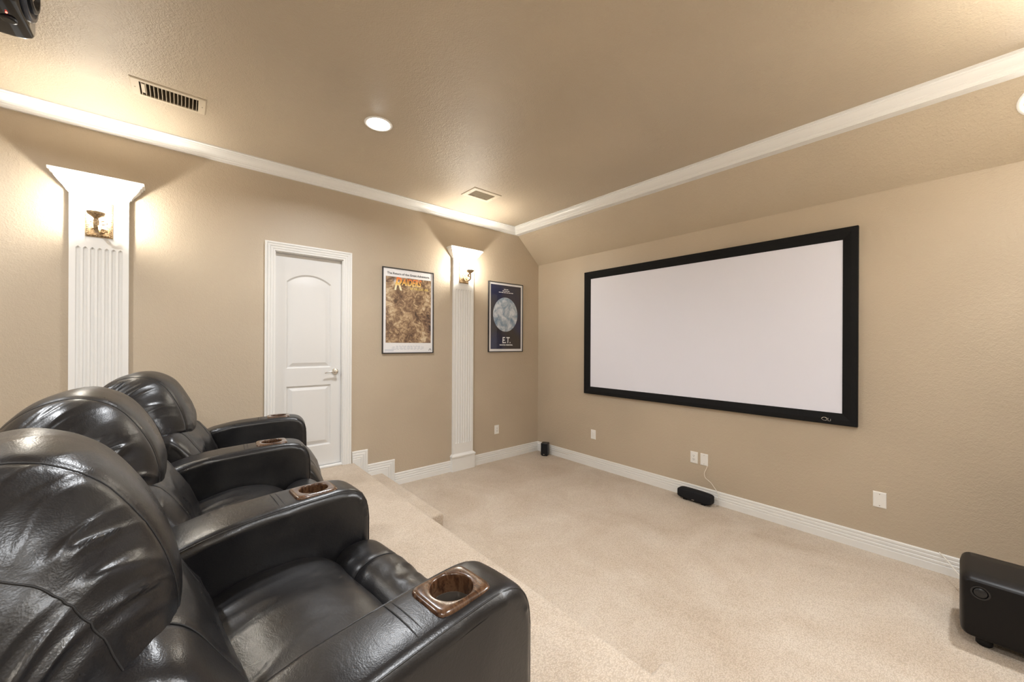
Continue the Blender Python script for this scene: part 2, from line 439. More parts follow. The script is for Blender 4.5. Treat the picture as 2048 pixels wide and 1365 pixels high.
pilaster(-1.326, 0, 0, 0, 'fluted white pilaster on a plinth between the two framed posters')
pilaster(-4.4275, PLZ, PI, XR, 'fluted white pilaster on the right wall beside the platform')
pilaster(-1.326, 0, PI, XR, 'fluted white pilaster on the right wall near the screen')

# ------------------------------------------------------------------ sconces
def sconce(x, y, rotz, label):
    s = thing('wall_sconce', label, 'sconce', (x, y, 2.31), rotz, 'gilt wall sconces with glass shades')
    X0 = .030
    bm = bmesh.new(); hw, hh = .068, .25
    R = []
    for e, xx in ((0, 0), (0, .010), (.006, .016), (.014, .016), (.018, .012), (.026, .012)):
        R.append([(X0+xx, -hw+e, e), (X0+xx, hw-e, e), (X0+xx, hw-e, hh-e), (X0+xx, -hw+e, hh-e)])
    loft(bm, R); obj('backplate', bm, 'gilt', s)
    # embossed leaf scrolls and bead border
    for sgn in (-1, 1):
        for k in range(3):
            cz = .045+.058*k; pts = []
            for i in range(26):
                a = i/25*PI*3.0; r = .019*(1-i/30)
                pts.append((X0+.015, sgn*(.020+r*math.cos(a)), cz+r*math.sin(a)))
            bm = bmesh.new(); tube(bm, pts, [.0045*(1-i/40) for i in range(26)], 6); obj('scroll', bm, 'gilt', s, 60)
    bm = bmesh.new()
    def bead(yy, zz):
        bmesh.ops.create_icosphere(bm, subdivisions=1, radius=.0048, matrix=Matrix.Translation((X0+.0165, yy, zz)))
    for k in range(18):
        zz = .010+.23*k/17; bead(-hw+.010, zz); bead(hw-.010, zz)
    for k in range(1, 9): bead(-hw+.010+(2*hw-.02)*k/9, .010); bead(-hw+.010+(2*hw-.02)*k/9, hh-.010)
    obj('bead_border', bm, 'gilt', s, 60)['kind'] = 'stuff'
    # arm: an S-scroll strap
    bm = bmesh.new(); cx = .172
    pts = spline([(X0+.012, 0, .085), (X0+.035, 0, .040), (X0+.08, 0, .018), (cx, 0, .035), (cx+.012, 0, .075), (cx, 0, .102), (cx-.035, 0, .092), (cx-.032, 0, .068), (cx-.016, 0, .072)], 8)
    R = []
    for i, q in enumerate(pts):
        t = (pts[min(i+1, len(pts)-1)]-pts[max(i-1, 0)]).normalized(); nn = Vector((-t.z, 0, t.x)); wv = .0105; th = .0035
        R.append([q+Vector((0, wv, 0))+nn*th, q+Vector((0, -wv, 0))+nn*th, q+Vector((0, -wv, 0))-nn*th, q+Vector((0, wv, 0))-nn*th])
    loft(bm, R); obj('arm', bm, 'gilt', s)
    bm = bmesh.new(); lathe(bm, [(.0, .096), (.010, .098), (.016, .108), (.040, .126), (.046, .140), (.044, .146), (.0, .146)], (cx, 0, 0), 28); obj('shade_cup', bm, 'gilt', s, 50)
    bm = bmesh.new(); lathe(bm, [(.0, .147), (.040, .147), (.048, .165), (.052, .195), (.056, .225), (.066, .250), (.076, .262), (.073, .263), (.062, .252), (.051, .226), (.047, .196), (.043, .168), (.0, .155)], (cx, 0, 0), 36)
    obj('glass_shade', bm, 'shade', s, 60)
    ld = bpy.data.lights.new('sconce_light', 'POINT'); ld.energy = SCONCE_W; ld.color = SCONCE_COL; ld.shadow_soft_size = .02
    lo = bpy.data.objects.new('sconce_light', ld); COL.objects.link(lo); lo.parent = s; lo.location = (cx, 0, .185)
sconce(0, -4.430, 0, 'lit gilt wall sconce high on the pilaster behind the recliners')
sconce(0, -1.330, 0, 'lit gilt wall sconce on the pilaster between the two posters')
sconce(XR, -4.430, PI, 'lit gilt wall sconce on the right wall beside the platform')
sconce(XR, -1.330, PI, 'lit gilt wall sconce on the right wall near the screen')

# ------------------------------------------------------------------ recessed lights
def downlight(mtx, label, watt, spread=158, r=.098):
    d = thing('recessed_light', label, 'ceiling light', (0, 0, 0), 0, 'recessed downlights'); d.matrix_world = mtx
    bm = bmesh.new(); lathe(bm, [(.074, .0), (r, .0), (r, .003), (r-.006, .006), (.080, .005), (.074, .0), (.072, -.03), (.070, -.05)], n=40); obj('trim_ring', bm, 'can', d, 40)
    bm = bmesh.new(); lathe(bm, [(.0, .020), (.025, .019), (.045, .014), (.060, .006), (.068, -.004), (.070, -.02), (.0, -.02)], n=40); obj('lens', bm, 'lamp', d, 60)
    ld = bpy.data.lights.new('downlight', 'AREA'); ld.shape = 'DISK'; ld.size = .13; ld.energy = watt; ld.color = CAN_COL; ld.spread = math.radians(spread)
    lo = bpy.data.objects.new('downlight', ld); COL.objects.link(lo); lo.parent = d; lo.location = (0, 0, .024); lo.rotation_euler = (PI, 0, 0)
Rd = Matrix.Rotation(PI, 4, 'X')
cl = ['bright recessed light in the ceiling in front of the door', 'recessed light in the ceiling over the right of the carpet', 'recessed light in the ceiling behind the row of recliners', 'recessed light in the ceiling behind the camera side of the platform']
for (x, y), l in zip(CANS, cl): downlight(Matrix.Translation((x, y, HC)) @ Rd, l, CAN_W)
for u, v in SCANS:
    m = Matrix((Vector((1, 0, 0)), snor.cross(Vector((1, 0, 0))), snor)).transposed().to_4x4(); m.translation = Vector(sp(u, v))
    downlight(m, 'recessed light in the sloped ceiling at the right edge', SLOPE_W, 120)

# ------------------------------------------------------------------ ceiling vents
def vent(b, lab, nslat, bx, by, along):
    x0, x1, y0, y1 = b; cx, cy = (x0+x1)/2, (y0+y1)/2
    v = thing('ceiling_vent', lab, 'vent', (cx, cy, HC)); hx, hy = (x1-x0)/2, (y1-y0)/2
    bm = bmesh.new(); o = [(-hx, -hy), (hx, -hy), (hx, hy), (-hx, hy)]; i = [(-hx+bx, -hy+by), (hx-bx, -hy+by), (hx-bx, hy-by), (-hx+bx, hy-by)]
    sc = lambda P, s: [(p[0]*(1-s/hx), p[1]*(1-s/hy)) for p in P]
    loft(bm, [[(*p, 0) for p in o], [(*p, -.003) for p in o], [(*p, -.008) for p in sc(o, .006)], [(*p, -.008) for p in i], [(*p, .0) for p in i]], False)
    obj('frame', bm, 'vent', v)
    bm = bmesh.new(); lo = [(p[0]*1.0, p[1]*1.0) for p in i]
    R = loft(bm, [[(*p, -.001) for p in lo], [(*p, .12) for p in lo]], False); bm.faces.new(R[-1]); obj('duct', bm, 'duct', v)
    me = None
    ax, ay = hx-bx, hy-by
    for k in range(nslat):
        t = -1+2*(k+.5)/nslat
        if me is None:
            bm = bmesh.new(); L = ax if along == 'x' else ay
            slab(bm, [(-.0012, -.006), (.0012, -.006), (.0042, .012), (.0018, .012)], -L, L, 'x')
            me = mesh_of(bm, 'slat', 'vent')
        s = obj('slat', me, None, v)
        if along == 'x': s.location = (0, ay*t, 0)
        else: s.location = (ax*t, 0, 0); s.rotation_euler = (0, 0, PI/2)
    for sg in (-1, 1):
        bm = bmesh.new(); lathe(bm, [(0, -.0095), (.003, -.009), (.004, -.008)], (0, sg*(hy-by*.5), 0), 10); obj('screw', bm, 'duct', v)
    return v, i
v1, _ = vent(VENT1, 'long ceiling vent with an open register above the near sconce', 15, .026, .042, 'x')
bm = bmesh.new(); box(bm, -.055, .055, -.132, -.118, -.004, .014); ob = obj('damper_tab', bm, 'vent', v1)
bm = bmesh.new(); box(bm, -.002, .002, -.14, .14, .030, .034); obj('damper_rod', bm, 'vent', v1)
v2, _ = vent(VENT2, 'small ceiling vent near the corner of the screen wall', 13, .05, .05, 'x')
for k in range(5):
    boxobj('crossbar', (-.0775+.155*(k+.5)/5-.0015, -.0775+.155*(k+.5)/5+.0015, -.125, .125, .012, .016), 'vent', v2)

# ------------------------------------------------------------------ projection screen
def screen():
    x0, x1, z0, z1 = .884, 3.533, .931, 2.486; cx, cz = (x0+x1)/2, (z0+z1)/2
    s = thing('projection_screen', 'wide grey projection screen in a black velvet frame on the far wall', 'projection screen', (cx, 0, cz))
    hw, hh, b = (x1-x0)/2, (z1-z0)/2, .092
    bm = bmesh.new(); box(bm, -hw+b*.6, hw-b*.6, -.022, -.018, -hh+b*.6, hh-b*.6); obj('screen_surface', bm, 'screen', s)
    C_ = [(-hw, -hh), (hw, -hh), (hw, hh), (-hw, hh)]
    prof = [(0, -.002), (0, -.038), (.006, -.044), (.040, -.044), (b, -.026), (b, -.002)]
    for k in range(4):
        a, c = C_[k], C_[(k+1) % 4]
        def at(p, ins, y):
            return (p[0]-math.copysign(ins, p[0]), y, p[1]-math.copysign(ins, p[1]))
        bm = bmesh.new(); loft(bm, [[at(a, i, y) for i, y in prof], [at(c, i, y) for i, y in prof]]); obj('frame_bar', bm, 'velvet', s)
    # small silver badge at the lower right: a swoosh and a block
    bm = bmesh.new(); bx_, bz_, yb = 3.345-cx, .968-cz, -.0455
    tube(bm, spline([(bx_-.030, yb, bz_+.002), (bx_-.016, yb, bz_+.014), (bx_+.002, yb, bz_+.010), (bx_+.004, yb, bz_-.006), (bx_-.012, yb, bz_-.010), (bx_-.026, yb, bz_-.004)], 5), .0022, 6)
    box(bm, bx_+.010, bx_+.030, yb-.001, yb+.001, bz_-.013, bz_-.009); box(bm, bx_+.010, bx_+.014, yb-.001, yb+.001, bz_-.013, bz_+.012); box(bm, bx_+.026, bx_+.030, yb-.001, yb+.001, bz_-.013, bz_+.006)
    o = obj('badge', bm, 'silver', s); o['label'] = 'small silver emblem'
screen()

# ------------------------------------------------------------------ posters
def print_art1():
    m, nt, p = mat('printed_brown_artwork'); co = coords(nt, (1, 1, 1))
    n = pnoise(nt, co, 14, 6, .66, 1.6); n2 = pnoise(nt, co, 4.2, 3, .5, .8)
    a = ramp(nt, mth(nt, 'ADD', mth(nt, 'MULTIPLY', n, .62), mth(nt, 'MULTIPLY', n2, .38)), [(.36, (.035, .024, .018)), (.44, (.15, .085, .05)), (.50, (.27, .17, .10)), (.56, (.48, .34, .20)), (.63, (.66, .55, .38))])
    lk(nt, a, p.inputs['Base Color']); p.inputs['Roughness'].default_value = .3; p.inputs['Coat Weight'].default_value = .6; p.inputs['Coat Roughness'].default_value = .05
    return m
def print_moon():
    m, nt, p = mat('printed_pale_disc'); co = coords(nt)
    n = pnoise(nt, co, 11, 5, .6, .6)
    lk(nt, ramp(nt, n, [(.36, (.16, .25, .36)), (.5, (.36, .42, .50)), (.62, (.62, .66, .70))]), p.inputs['Base Color']); p.inputs['Roughness'].default_value = .3
    p.inputs['Coat Weight'].default_value = .6; p.inputs['Coat Roughness'].default_value = .05
    return m
def print_night():
    m, nt, p = mat('printed_night_sky'); co = coords(nt)
    n = pnoise(nt, co, 2.0, 2)
    lk(nt, ramp(nt, n, [(.35, (.012, .018, .07)), (.6, (.030, .024, .026))]), p.inputs['Base Color']); p.inputs['Roughness'].default_value = .3
    p.inputs['Coat Weight'].default_value = .8; p.inputs['Coat Roughness'].default_value = .04
    return m
MT['art1'] = print_art1(); MT['moon'] = print_moon(); MT['night'] = print_night()
MT['paper'] = simple('poster_paper', (.83, .83, .84), .3, 0, .5, .5)
MT['ink'] = simple('black_ink', (.02, .02, .022), .4)
MT['inkgrey'] = simple('grey_ink', (.42, .46, .55), .4)
MT['inkwhite'] = simple('white_ink', (.85, .86, .88), .4)
MT['inkyellow'] = simple('yellow_ink', (.80, .60, .18), .4)
def title_ink():
    m, nt, p = mat('orange_yellow_ink'); tc = nd(nt, 'ShaderNodeTexCoord'); sx = nd(nt, 'ShaderNodeSeparateXYZ'); lk(nt, tc.outputs['Object'], sx.inputs[0])
    lk(nt, ramp(nt, rng(nt, sx.outputs['Z'], .26, .385, 0, 1), [(0, (.86, .80, .55)), (.35, (.86, .55, .12)), (.75, (.80, .22, .05)), (1, (.70, .08, .03))]), p.inputs['Base Color'])
    return m
MT['titleink'] = title_ink()
def frame4(root, hw, hh, b, d, m):
    C_ = [(-hw, -hh), (hw, -hh), (hw, hh), (-hw, hh)]; prof = [(0, .001), (0, d-.002), (.002, d), (b-.001, d), (b, d-.003), (b, .001)]
    for k in range(4):
        a, c = C_[k], C_[(k+1) % 4]
        at = lambda p, i, x: (x, p[0]-math.copysign(i, p[0]), p[1]-math.copysign(i, p[1]))
        bm = bmesh.new(); loft(bm, [[at(a, i, x) for i, x in prof], [at(c, i, x) for i, x in prof]]); obj('frame_bar', bm, m, root)
def rect(root, name, y0, y1, z0, z1, x, m):
    bm = bmesh.new(); box(bm, x-.0006, x, y0, y1, z0, z1); return obj(name, bm, m, root)
def poster1():
    y0, y1, z0, z1 = -2.352, -1.738, 1.450, 2.390
    p = thing('framed_poster', 'framed poster with white border and brown mottled artwork beside the door', 'poster', (0, (y0+y1)/2, (z0+z1)/2), 0, 'framed posters on the left wall')
    hw, hh = (y1-y0)/2, (z1-z0)/2
    frame4(p, hw, hh, .010, .022, 'ink')
    bm = bmesh.new(); box(bm, .002, .012, -hw+.006, hw-.006, -hh+.006, hh-.006); obj('print', bm, 'paper', p)
    ax0, ax1, az0, az1 = -hw+.038, hw-.034, -hh+.118, hh-.098
    rect(p, 'artwork', ax0, ax1, az0, az1, .0130, 'art1')
    def T(s, size, y, z, m, name='lettering', x=.0142, **k): return obj(name, text_mesh(s, size, on_left(x, y, z), m, **k), None, p)
    T('The Return of the Great Adventure.', .0335, 0, hh-.062, 'ink', bold=.0003, sx=1.03)
    T('R', .200, -hw+.172, hh-.178, 'titleink', bold=.004, shear=.25, sx=.78)
    T('AIDERS', .108, .028, hh-.150, 'titleink', bold=.0025, shear=.25, sx=.66)
    T('OF THE LOST ARK', .036, .125, hh-.212, 'inkyellow', bold=.0006, sx=.78)
    # lines of fine print at the foot
    for k, (ww, zz) in enumerate(((.30, .082), (.38, .070), (.40, .058), (.36, .046))):
        for q in range(9):
            a = -ww/2+ww*q/9; rect(p, 'fine_print', a, a+ww/9*random.uniform(.55, .9), -hh+zz-.0018, -hh+zz+.0018, .0126, 'inkgrey')
    for zz in (.044, .036, .028): rect(p, 'fine_print', -hw+.03, -hw+.13, -hh+zz-.0015, -hh+zz+.0015, .0126, 'inkgrey')
    bm = bmesh.new(); tube(bm, [(.0127, hw-.058, -hh+.030), (.0127, hw-.050, -hh+.046), (.0127, hw-.043, -hh+.052), (.0127, hw-.036, -hh+.046), (.0127, hw-.028, -hh+.030)], .0026, 6); obj('studio_mark', bm, 'ink', p)
def poster2():
    y0, y1, z0, z1 = -.928, -.322, 1.453, 2.393
    p = thing('framed_poster', 'framed dark blue poster with a pale disc next to the screen wall', 'poster', (0, (y0+y1)/2, (z0+z1)/2), 0, 'framed posters on the left wall')
    hw, hh = (y1-y0)/2, (z1-z0)/2
    frame4(p, hw, hh, .009, .022, 'ink')
    bm = bmesh.new(); box(bm, .002, .012, -hw+.005, hw-.005, -hh+.005, hh-.005); obj('print', bm, 'paper', p)
    rect(p, 'artwork', -hw+.038, hw-.036, -hh+.040, hh-.036, .0130, 'night')
    bm = bmesh.new(); lathe(bm, [(.0, .0140), (.215, .0140), (.219, .0135), (.219, .0125)], (0, -.012, .035), 64, 'x'); o = obj('pale_disc', bm, 'moon', p); o.scale = (1, .98, 1.06)
    def T(s, size, y, z, m, **k): return obj('lettering', text_mesh(s, size, on_left(.0142, y, z), m, **k), None, p)
    T('E.T.', .115, .005, -hh+.155, 'inkwhite', bold=.0015, sx=.86, shear=.06)
    T('THE EXTRA-TERRESTRIAL', .0205, .0, -hh+.093, 'inkwhite', bold=.0008)
    for ww, zz in ((.085, .090), (.13, .112), (.26, .134)):
        n = max(2, int(ww/.04))
        for q in range(n):
            a = -ww/2+ww*q/n; rect(p, 'fine_print', a, a+ww/n*.82, hh-zz-.004, hh-zz+.004, .0136, 'inkwhite')
poster1(); poster2()

# ------------------------------------------------------------------ wall plates
def plate(name, loc, face, label, kind, w=.074, h=.117):
    """built facing -y, turned by face"""
    p = thing(name, label, 'wall plate', loc, face, 'white wall plates')
    bm = bmesh.new(); hw, hh = w/2, h/2
    loft(bm, [[(-hw+e, y, -hh+e), (hw-e, y, -hh+e), (hw-e, y, hh-e), (-hw+e, y, hh-e)] for e, y in ((0, -.0005), (0, -.003), (.003, -.006), (.006, -.0068))]); obj('cover', bm, 'plastic', p)
    if kind == 'duplex':
        bm = bmesh.new(); box(bm, -.017, .017, -.0095, -.006, -.034, .034, .002); r = obj('receptacle', bm, 'plastic', p, 40)
        for z in (-.018, .018):
            bm = bmesh.new(); box(bm, -.008, -.0055, -.0105, -.0085, z-.001, z+.008); box(bm, .0055, .008, -.0105, -.0085, z-.001, z+.008); lathe(bm, [(0, -.0105), (.0028, -.0105), (.0028, -.0085)], (0, 0, z-.008), 10, 'y'); obj('slots', bm, 'slot', r)
    elif kind == 'rocker':
        bm = bmesh.new(); slab(bm, [(-.0075, -.033), (-.0095, 0), (-.0115, .033), (-.005, .033), (-.005, -.033)], -.0165, .0165, 'x'); obj('rocker', bm, 'plastic', p)
    else:
        for z in (-.042, .042):
            bm = bmesh.new(); lathe(bm, [(0, -.0082), (.0032, -.0078), (.0036, -.0066)], (0, 0, z), 12, 'y'); obj('screw', bm, 'nickel', p)
    return p
plate('wall_outlet', (0, -.772, .411), PI/2, 'white duplex outlet on the left wall below the dark blue poster', 'duplex')
plate('wall_plate', (1.010, 0, .413), 0, 'white plate low on the screen wall under the left end of the screen', 'rocker')
plate('wall_outlet', (2.280, 0, .411), 0, 'white duplex outlet above the centre speaker', 'duplex')
plate('wall_plate', (2.380, 0, .410), 0, 'blank white plate with a white wire hanging from it', 'blank')
plate('wall_plate', (3.655, 0, .405), 0, 'blank white plate on the screen wall nearest the subwoofer', 'blank')

# ------------------------------------------------------------------ speakers and wires
def rbox(bm, hx, hy, hz, r, n=5, c=(0, 0, 0), e=3.2):
    """box with rounded vertical edges and soft top/bottom"""
    R = []
    for z, ins in [(-hz, r*.7)] + [(-hz+r*(1-math.cos(k/n*PI/2)), r*.7*(1-math.sin(k/n*PI/2))) for k in range(1, n+1)] + [(hz-r*(1-math.cos(k/n*PI/2)), r*.7*(1-math.sin(k/n*PI/2))) for k in range(n, 0, -1)] + [(hz, r*.7)]:
        ring = []
        for sx, sy, a0 in ((1, 1, 0), (-1, 1, PI/2), (-1, -1, PI), (1, -1, 1.5*PI)):
            for k in range(n+1):
                a = a0+k/n*PI/2; ring.append((c[0]+sx*(hx-r)+(r-ins)*math.cos(a), c[1]+sy*(hy-r)+(r-ins)*math.sin(a), c[2]+z))
        R.append(ring)
    loft(bm, R)
# satellite speaker in the corner
t = thing('satellite_speaker', 'small black satellite speaker on the carpet in the far corner', 'speaker', (.262, -.115, 0), math.radians(28))
bm = bmesh.new(); rbox(bm, .050, .050, .084, .012, c=(0, .010, .094)); obj('cabinet', bm, 'blackplastic', t, 50)
bm = bmesh.new(); R = []
for k in range(9):
    a = -1+2*k/8; R.append([(a*.046, -.042-.016*(1-a*a), .016), (a*.046, -.042-.016*(1-a*a), .172), (a*.046, -.036, .172), (a*.046, -.036, .016)])
loft(bm, R); obj('grille', bm, 'grille', t, 40)
bm = bmesh.new(); box(bm, -.012, .012, -.0595, -.057, .026, .031); obj('badge', bm, 'silver', t)
bm = bmesh.new(); rbox(bm, .040, .040, .006, .004, c=(0, .006, .006)); obj('foot', bm, 'softblack', t)
# centre speaker
t = thing('centre_speaker', 'long black centre speaker on the carpet against the baseboard', 'speaker', (2.335, -.095, 0), math.radians(-2))
bm = bmesh.new(); R = []
for k in range(25):
    a = -1+2*k/24; x = .163*a; e = (1-abs(a)**14)**(1/6) if abs(a) < 1 else 0
    top = .118-.012*a*a; yf = -.055-.006*(1-a*a); e = max(e, .84)
    cz = .058; ring = []
    for q in range(24):
        th = 2*PI*q/24; cc, ss = math.cos(th), math.sin(th)
        sy = math.copysign(abs(cc)**.36, cc); sz = math.copysign(abs(ss)**.36, ss)
        ring.append((x, .052*sy*e, cz+(.050-.006*a*a)*sz*e+.004))
    R.append(ring)
loft(bm, R); obj('cabinet', bm, 'grille', t, 60)
bm = bmesh.new(); box(bm, -.012, .012, -.0530, -.0505, .026, .031); obj('badge', bm, 'silver', t)
bm = bmesh.new()
for sx in (-1, 1): box(bm, sx*.09-.02, sx*.09+.02, -.035, .035, 0, .014, .003)
obj('foot', bm, 'softblack', t)
# subwoofer
t = thing('subwoofer', 'big black subwoofer on the carpet at the lower right', 'subwoofer', (4.28, -.655, 0), 0)
bm = bmesh.new(); R = []
hx, z0s, z1s = .235, .042, .362
pr = []
def rr(hw_, za, zb, r, n=6):
    out = []
    for sx, sz, a0 in ((1, 1, 0), (-1, 1, PI/2), (-1, -1, PI), (1, -1, 1.5*PI)):
        cz = zb-r if sz > 0 else za+r
        for k in range(n+1):
            a = a0+k/n*PI/2; out.append((sx*(hw_-r)+r*math.cos(a), cz+r*math.sin(a)))
    return out
for y, ins, r in ((-.200, .022, .020), (-.1985, .018, .022), (-.192, .012, .028), (-.175, .004, .036), (-.10, .0, .042), (.10, 0, .042), (.185, .006, .04), (.20, .02, .035)):
    R.append([(p[0], y, p[1]) for p in rr(hx-ins, z0s+ins, z1s-ins, r)])
loft(bm, R); obj('cabinet', bm, 'subblack', t, 40)
bm = bmesh.new(); lathe(bm, [(.034, -.1985), (.034, -.2035), (.030, -.2045), (.027, -.2035), (.026, -.200), (.024, -.2000), (.023, -.2045), (.019, -.2075), (.0, -.2085)], (-.165, 0, .292), 32, 'y'); obj('dial', bm, 'blackplastic', t, 40)
for sx in (-.150, .150):
    for sy in (-.13, .13):
        bm = bmesh.new(); lathe(bm, [(.0, 0), (.024, 0), (.030, .006), (.030, .030), (.020, .060), (.0, .075)], (sx, sy, 0), 20); obj('foot', bm, 'softblack', t, 50)
# wires
def wire(name, pts, label, r=.0028, m='cable'):
    bm = bmesh.new(); tube(bm, spline(pts, 8), r, 8); return tag(obj(name, bm, m, None, 80), label, 'wire')
wire('speaker_wire', [(2.412, -.009, .358), (2.412, -.014, .345), (2.400, -.012, .315), (2.385, -.010, .275), (2.395, -.010, .235), (2.425, -.012, .215), (2.455, -.014, .195), (2.490, -.018, .155), (2.520, -.024, .120), (2.530, -.028, .085), (2.515, -.034, .062), (2.494, -.040, .060), (2.478, -.050, .060)], 'thin white wire dropping from the wall plate to the centre speaker')
wire('speaker_wire', [(.300, -.060, .055), (.33, -.030, .070), (.40, -.025, .080), (.50, -.0245, .078), (.60, -.024, .082), (.68, -.022, .110), (.70, -.0195, .128)], 'thin white wire along the baseboard by the corner speaker', .002)
wire('speaker_wire', [(.225, -.060, .060), (.175, -.045, .072), (.130, -.050, .050), (.110, -.055, .020), (.135, -.065, .006), (.185, -.075, .004)], 'loop of white wire on the floor in the far corner', .002)
wire('speaker_wire', [(3.955, -.004, .137), (3.965, -.020, .132), (3.990, -.060, .118), (4.03, -.16, .10), (4.08, -.30, .10), (4.12, -.44, .11), (4.13, -.470, .115)], 'white cable from the baseboard to the back of the subwoofer', .003)

# ------------------------------------------------------------------ projector under the ceiling
def projector():
    p = thing('projector', 'glossy black projector hanging from the ceiling in the top left corner', 'projector', (2.250, -4.480, 2.495))
    bm = bmesh.new(); R = []
    for y, ins, r in ((.155, .035, .05), (.150, .022, .055), (.138, .010, .06), (.115, .003, .06), (.05, 0, .06), (-.12, 0, .06), (-.15, .01, .055), (-.16, .03, .05)):
        R.append([(q[0], y, q[1]) for q in rr(.118-ins*.5, .0+ins*.4, .210-ins*.4, r*.45, 8)])
    loft(bm, R); obj('body', bm, 'glossblack', p, 50)
    def lensobj(name, prof, m, sm, n=40):
        bm = bmesh.new(); lathe(bm, prof, (0, 0, 0), n, 'y'); o = obj(name, bm, m, p, sm); o.location = (0, .156, .105)
    lensobj('lens_recess', [(.084, -.008), (.084, .006), (.080, .010), (.072, .010), (.058, -.002), (.056, -.004)], 'ringgrey', 40)
    lensobj('lens_ring', [(.058, -.004), (.058, .014), (.054, .018), (.047, .018), (.043, .008), (.040, .004)], 'blackplastic', 40)
    lensobj('lens', [(.042, .002), (.034, .009), (.020, .014), (.0, .016)], 'lens', 60)
    bm = bmesh.new(); bmesh.ops.create_icosphere(bm, subdivisions=2, radius=.0024, matrix=Matrix.Translation((.030, .127, .0))); obj('indicator', bm, 'led', p)
    bm = bmesh.new(); lathe(bm, [(.016, .003), (.016, -.002), (.012, -.004), (0, -.004)], (-.004, .124, 0), 20); obj("button", bm, 'blackplastic', p)
    bm = bmesh.new(); lathe(bm, [(.07, .208), (.07, .214), (.022, .220), (.022, HC-2.495-.02), (.06, HC-2.495-.012), (.06, HC-2.495)], (0, -.02, 0), 24); obj('ceiling_mount', bm, 'softblack', p, 40)
projector()

# ------------------------------------------------------------------ recliners
def resample(pts, n, closed=True):
    P = [Vector((a, b, 0)) for a, b in pts]
    Q = []; m = len(P)
    for i in range(m):
        a, b, c, d = P[(i-1) % m], P[i], P[(i+1) % m], P[(i+2) % m]
        for k in range(12):
            t = k/12; Q.append(.5*((2*b)+(c-a)*t+(2*a-5*b+4*c-d)*t*t+(3*b-a-3*c+d)*t**3))
    L = [0]
    for i in range(len(Q)): L.append(L[-1]+(Q[(i+1) % len(Q)]-Q[i]).length)
    out = []; j = 0
    for k in range(n):
        s = L[-1]*k/n
        while L[j+1] < s: j += 1
        f = (s-L[j])/max(1e-9, L[j+1]-L[j]); q = Q[j].lerp(Q[(j+1) % len(Q)], f); out.append((q.x, q.y, s))
    return out, L[-1]
def ridge(v):   # sharp crease noise
    n = noise.noise(v); return 1-abs(n)*2.2
def shape(t, t0, k):
    if k < 0: return max(.02, 1-abs(t)**t0)**(-k)
    a = max(0, (abs(t)-t0)/(1-t0)); return 1-k*(1-math.sqrt(max(0, 1-a*a)))
def cushion(prof, hw, t0=.5, k=.3, n=120, m=64, seams=(), fold=.006, fs=(2.2, 14.0), foldmask=None, seed=0, bulge=.02, soft=.004, gd=.006, drop=(0, 0)):
    """pillow: the closed (forward, up) profile swept across x with rounded shoulders and puffed side faces"""
    pr, L = resample(prof, n); cy = sum(a[0] for a in pr)/n; cz = sum(a[1] for a in pr)/n
    st = []
    for i in range(m+1):
        t = -1+2*i/m; t = math.copysign(1-(1-abs(t))**1.25, t); st.append((t, hw*t, shape(t, t0, k)))
    e = 1-k; caps = [1-j/12 for j in range(1, 12)] + [.02]
    right = [] if k < 0 else [(1, hw+bulge*(1-c*c), e*c) for c in caps]; left = [(-1, -x, c) for _, x, c in reversed(right)]
    bm = bmesh.new(); R = []
    for t, x, s in left+st+right:
        g = sum(math.exp(-((x-sm*hw)/.008)**2) for sm in seams)
        ring = []
        for y, z, a in pr:
            dx, dz = (y-cy), (z-cz); l = math.hypot(dx, dz) or 1
            q3 = abs(t)**3; py, pz = cy+dx*s-drop[0]*q3, cz+dz*s-drop[1]*q3
            wob = noise.noise(Vector((x*4+seed, py*4, pz*4+seed)))
            th = 2*PI*(a-.75*abs(x))/L; rr_ = L/(2*PI)*fs[1]
            u = Vector((x*fs[0]+seed+wob*.25, math.cos(th)*rr_+wob*.8, math.sin(th)*rr_+seed*1.7+wob*.8)) if k < 0 else Vector((x*fs[0]+seed+wob*.25, py*fs[1]+wob*.9, pz*fs[1]+seed*1.7+wob*.9))
            f = noise.noise(u)*.75+(max(0, ridge(u*1.3+Vector((3, 7, 5))))**3-.35)*.55
            msk = foldmask(t, y, z) if foldmask else 1
            for sm in seams: msk *= 1-.8*math.exp(-((x-sm*hw)/.028)**2)
            if k < 0: msk *= max(.15, min(1.6, .6+2.2*noise.noise(Vector((x*3.5+seed*2, py*6, pz*6)))))
            d = fold*f*msk*min(1, s*1.2)+soft*noise.noise(Vector((x*6+seed, py*7, pz*7)))-gd*g
            bx_ = (x/hw)*d*.8 if s < e and k > 0 else 0
            ring.append((x+bx_, py+dx/l*d*min(1, s*1.5), pz+dz/l*d*min(1, s*1.5)))
        R.append(ring)
    loft(bm, R)
    return bm, R, (cy, cz)
def seam_line(parent, R, c, x, f0, f1, r=.0016):
    """stitching that follows the cushion surface in the groove at x"""
    k = max(i for i in range(len(R)-1) if R[i][0][0] <= x); f = (x-R[k][0][0])/max(1e-6, R[k+1][0][0]-R[k][0][0]); n = len(R[k]); pts = []
    for q in range(int(f0*n), int(f1*n)+1):
        p = Vector(R[k][q % n]).lerp(Vector(R[k+1][q % n]), f); d = Vector((0, p.y-c[0], p.z-c[1])).normalized(); pts.append(p+d*r*.35)
    bm = bmesh.new(); tube(bm, pts, r, 6); obj('seam', bm, 'thread', parent, 80)

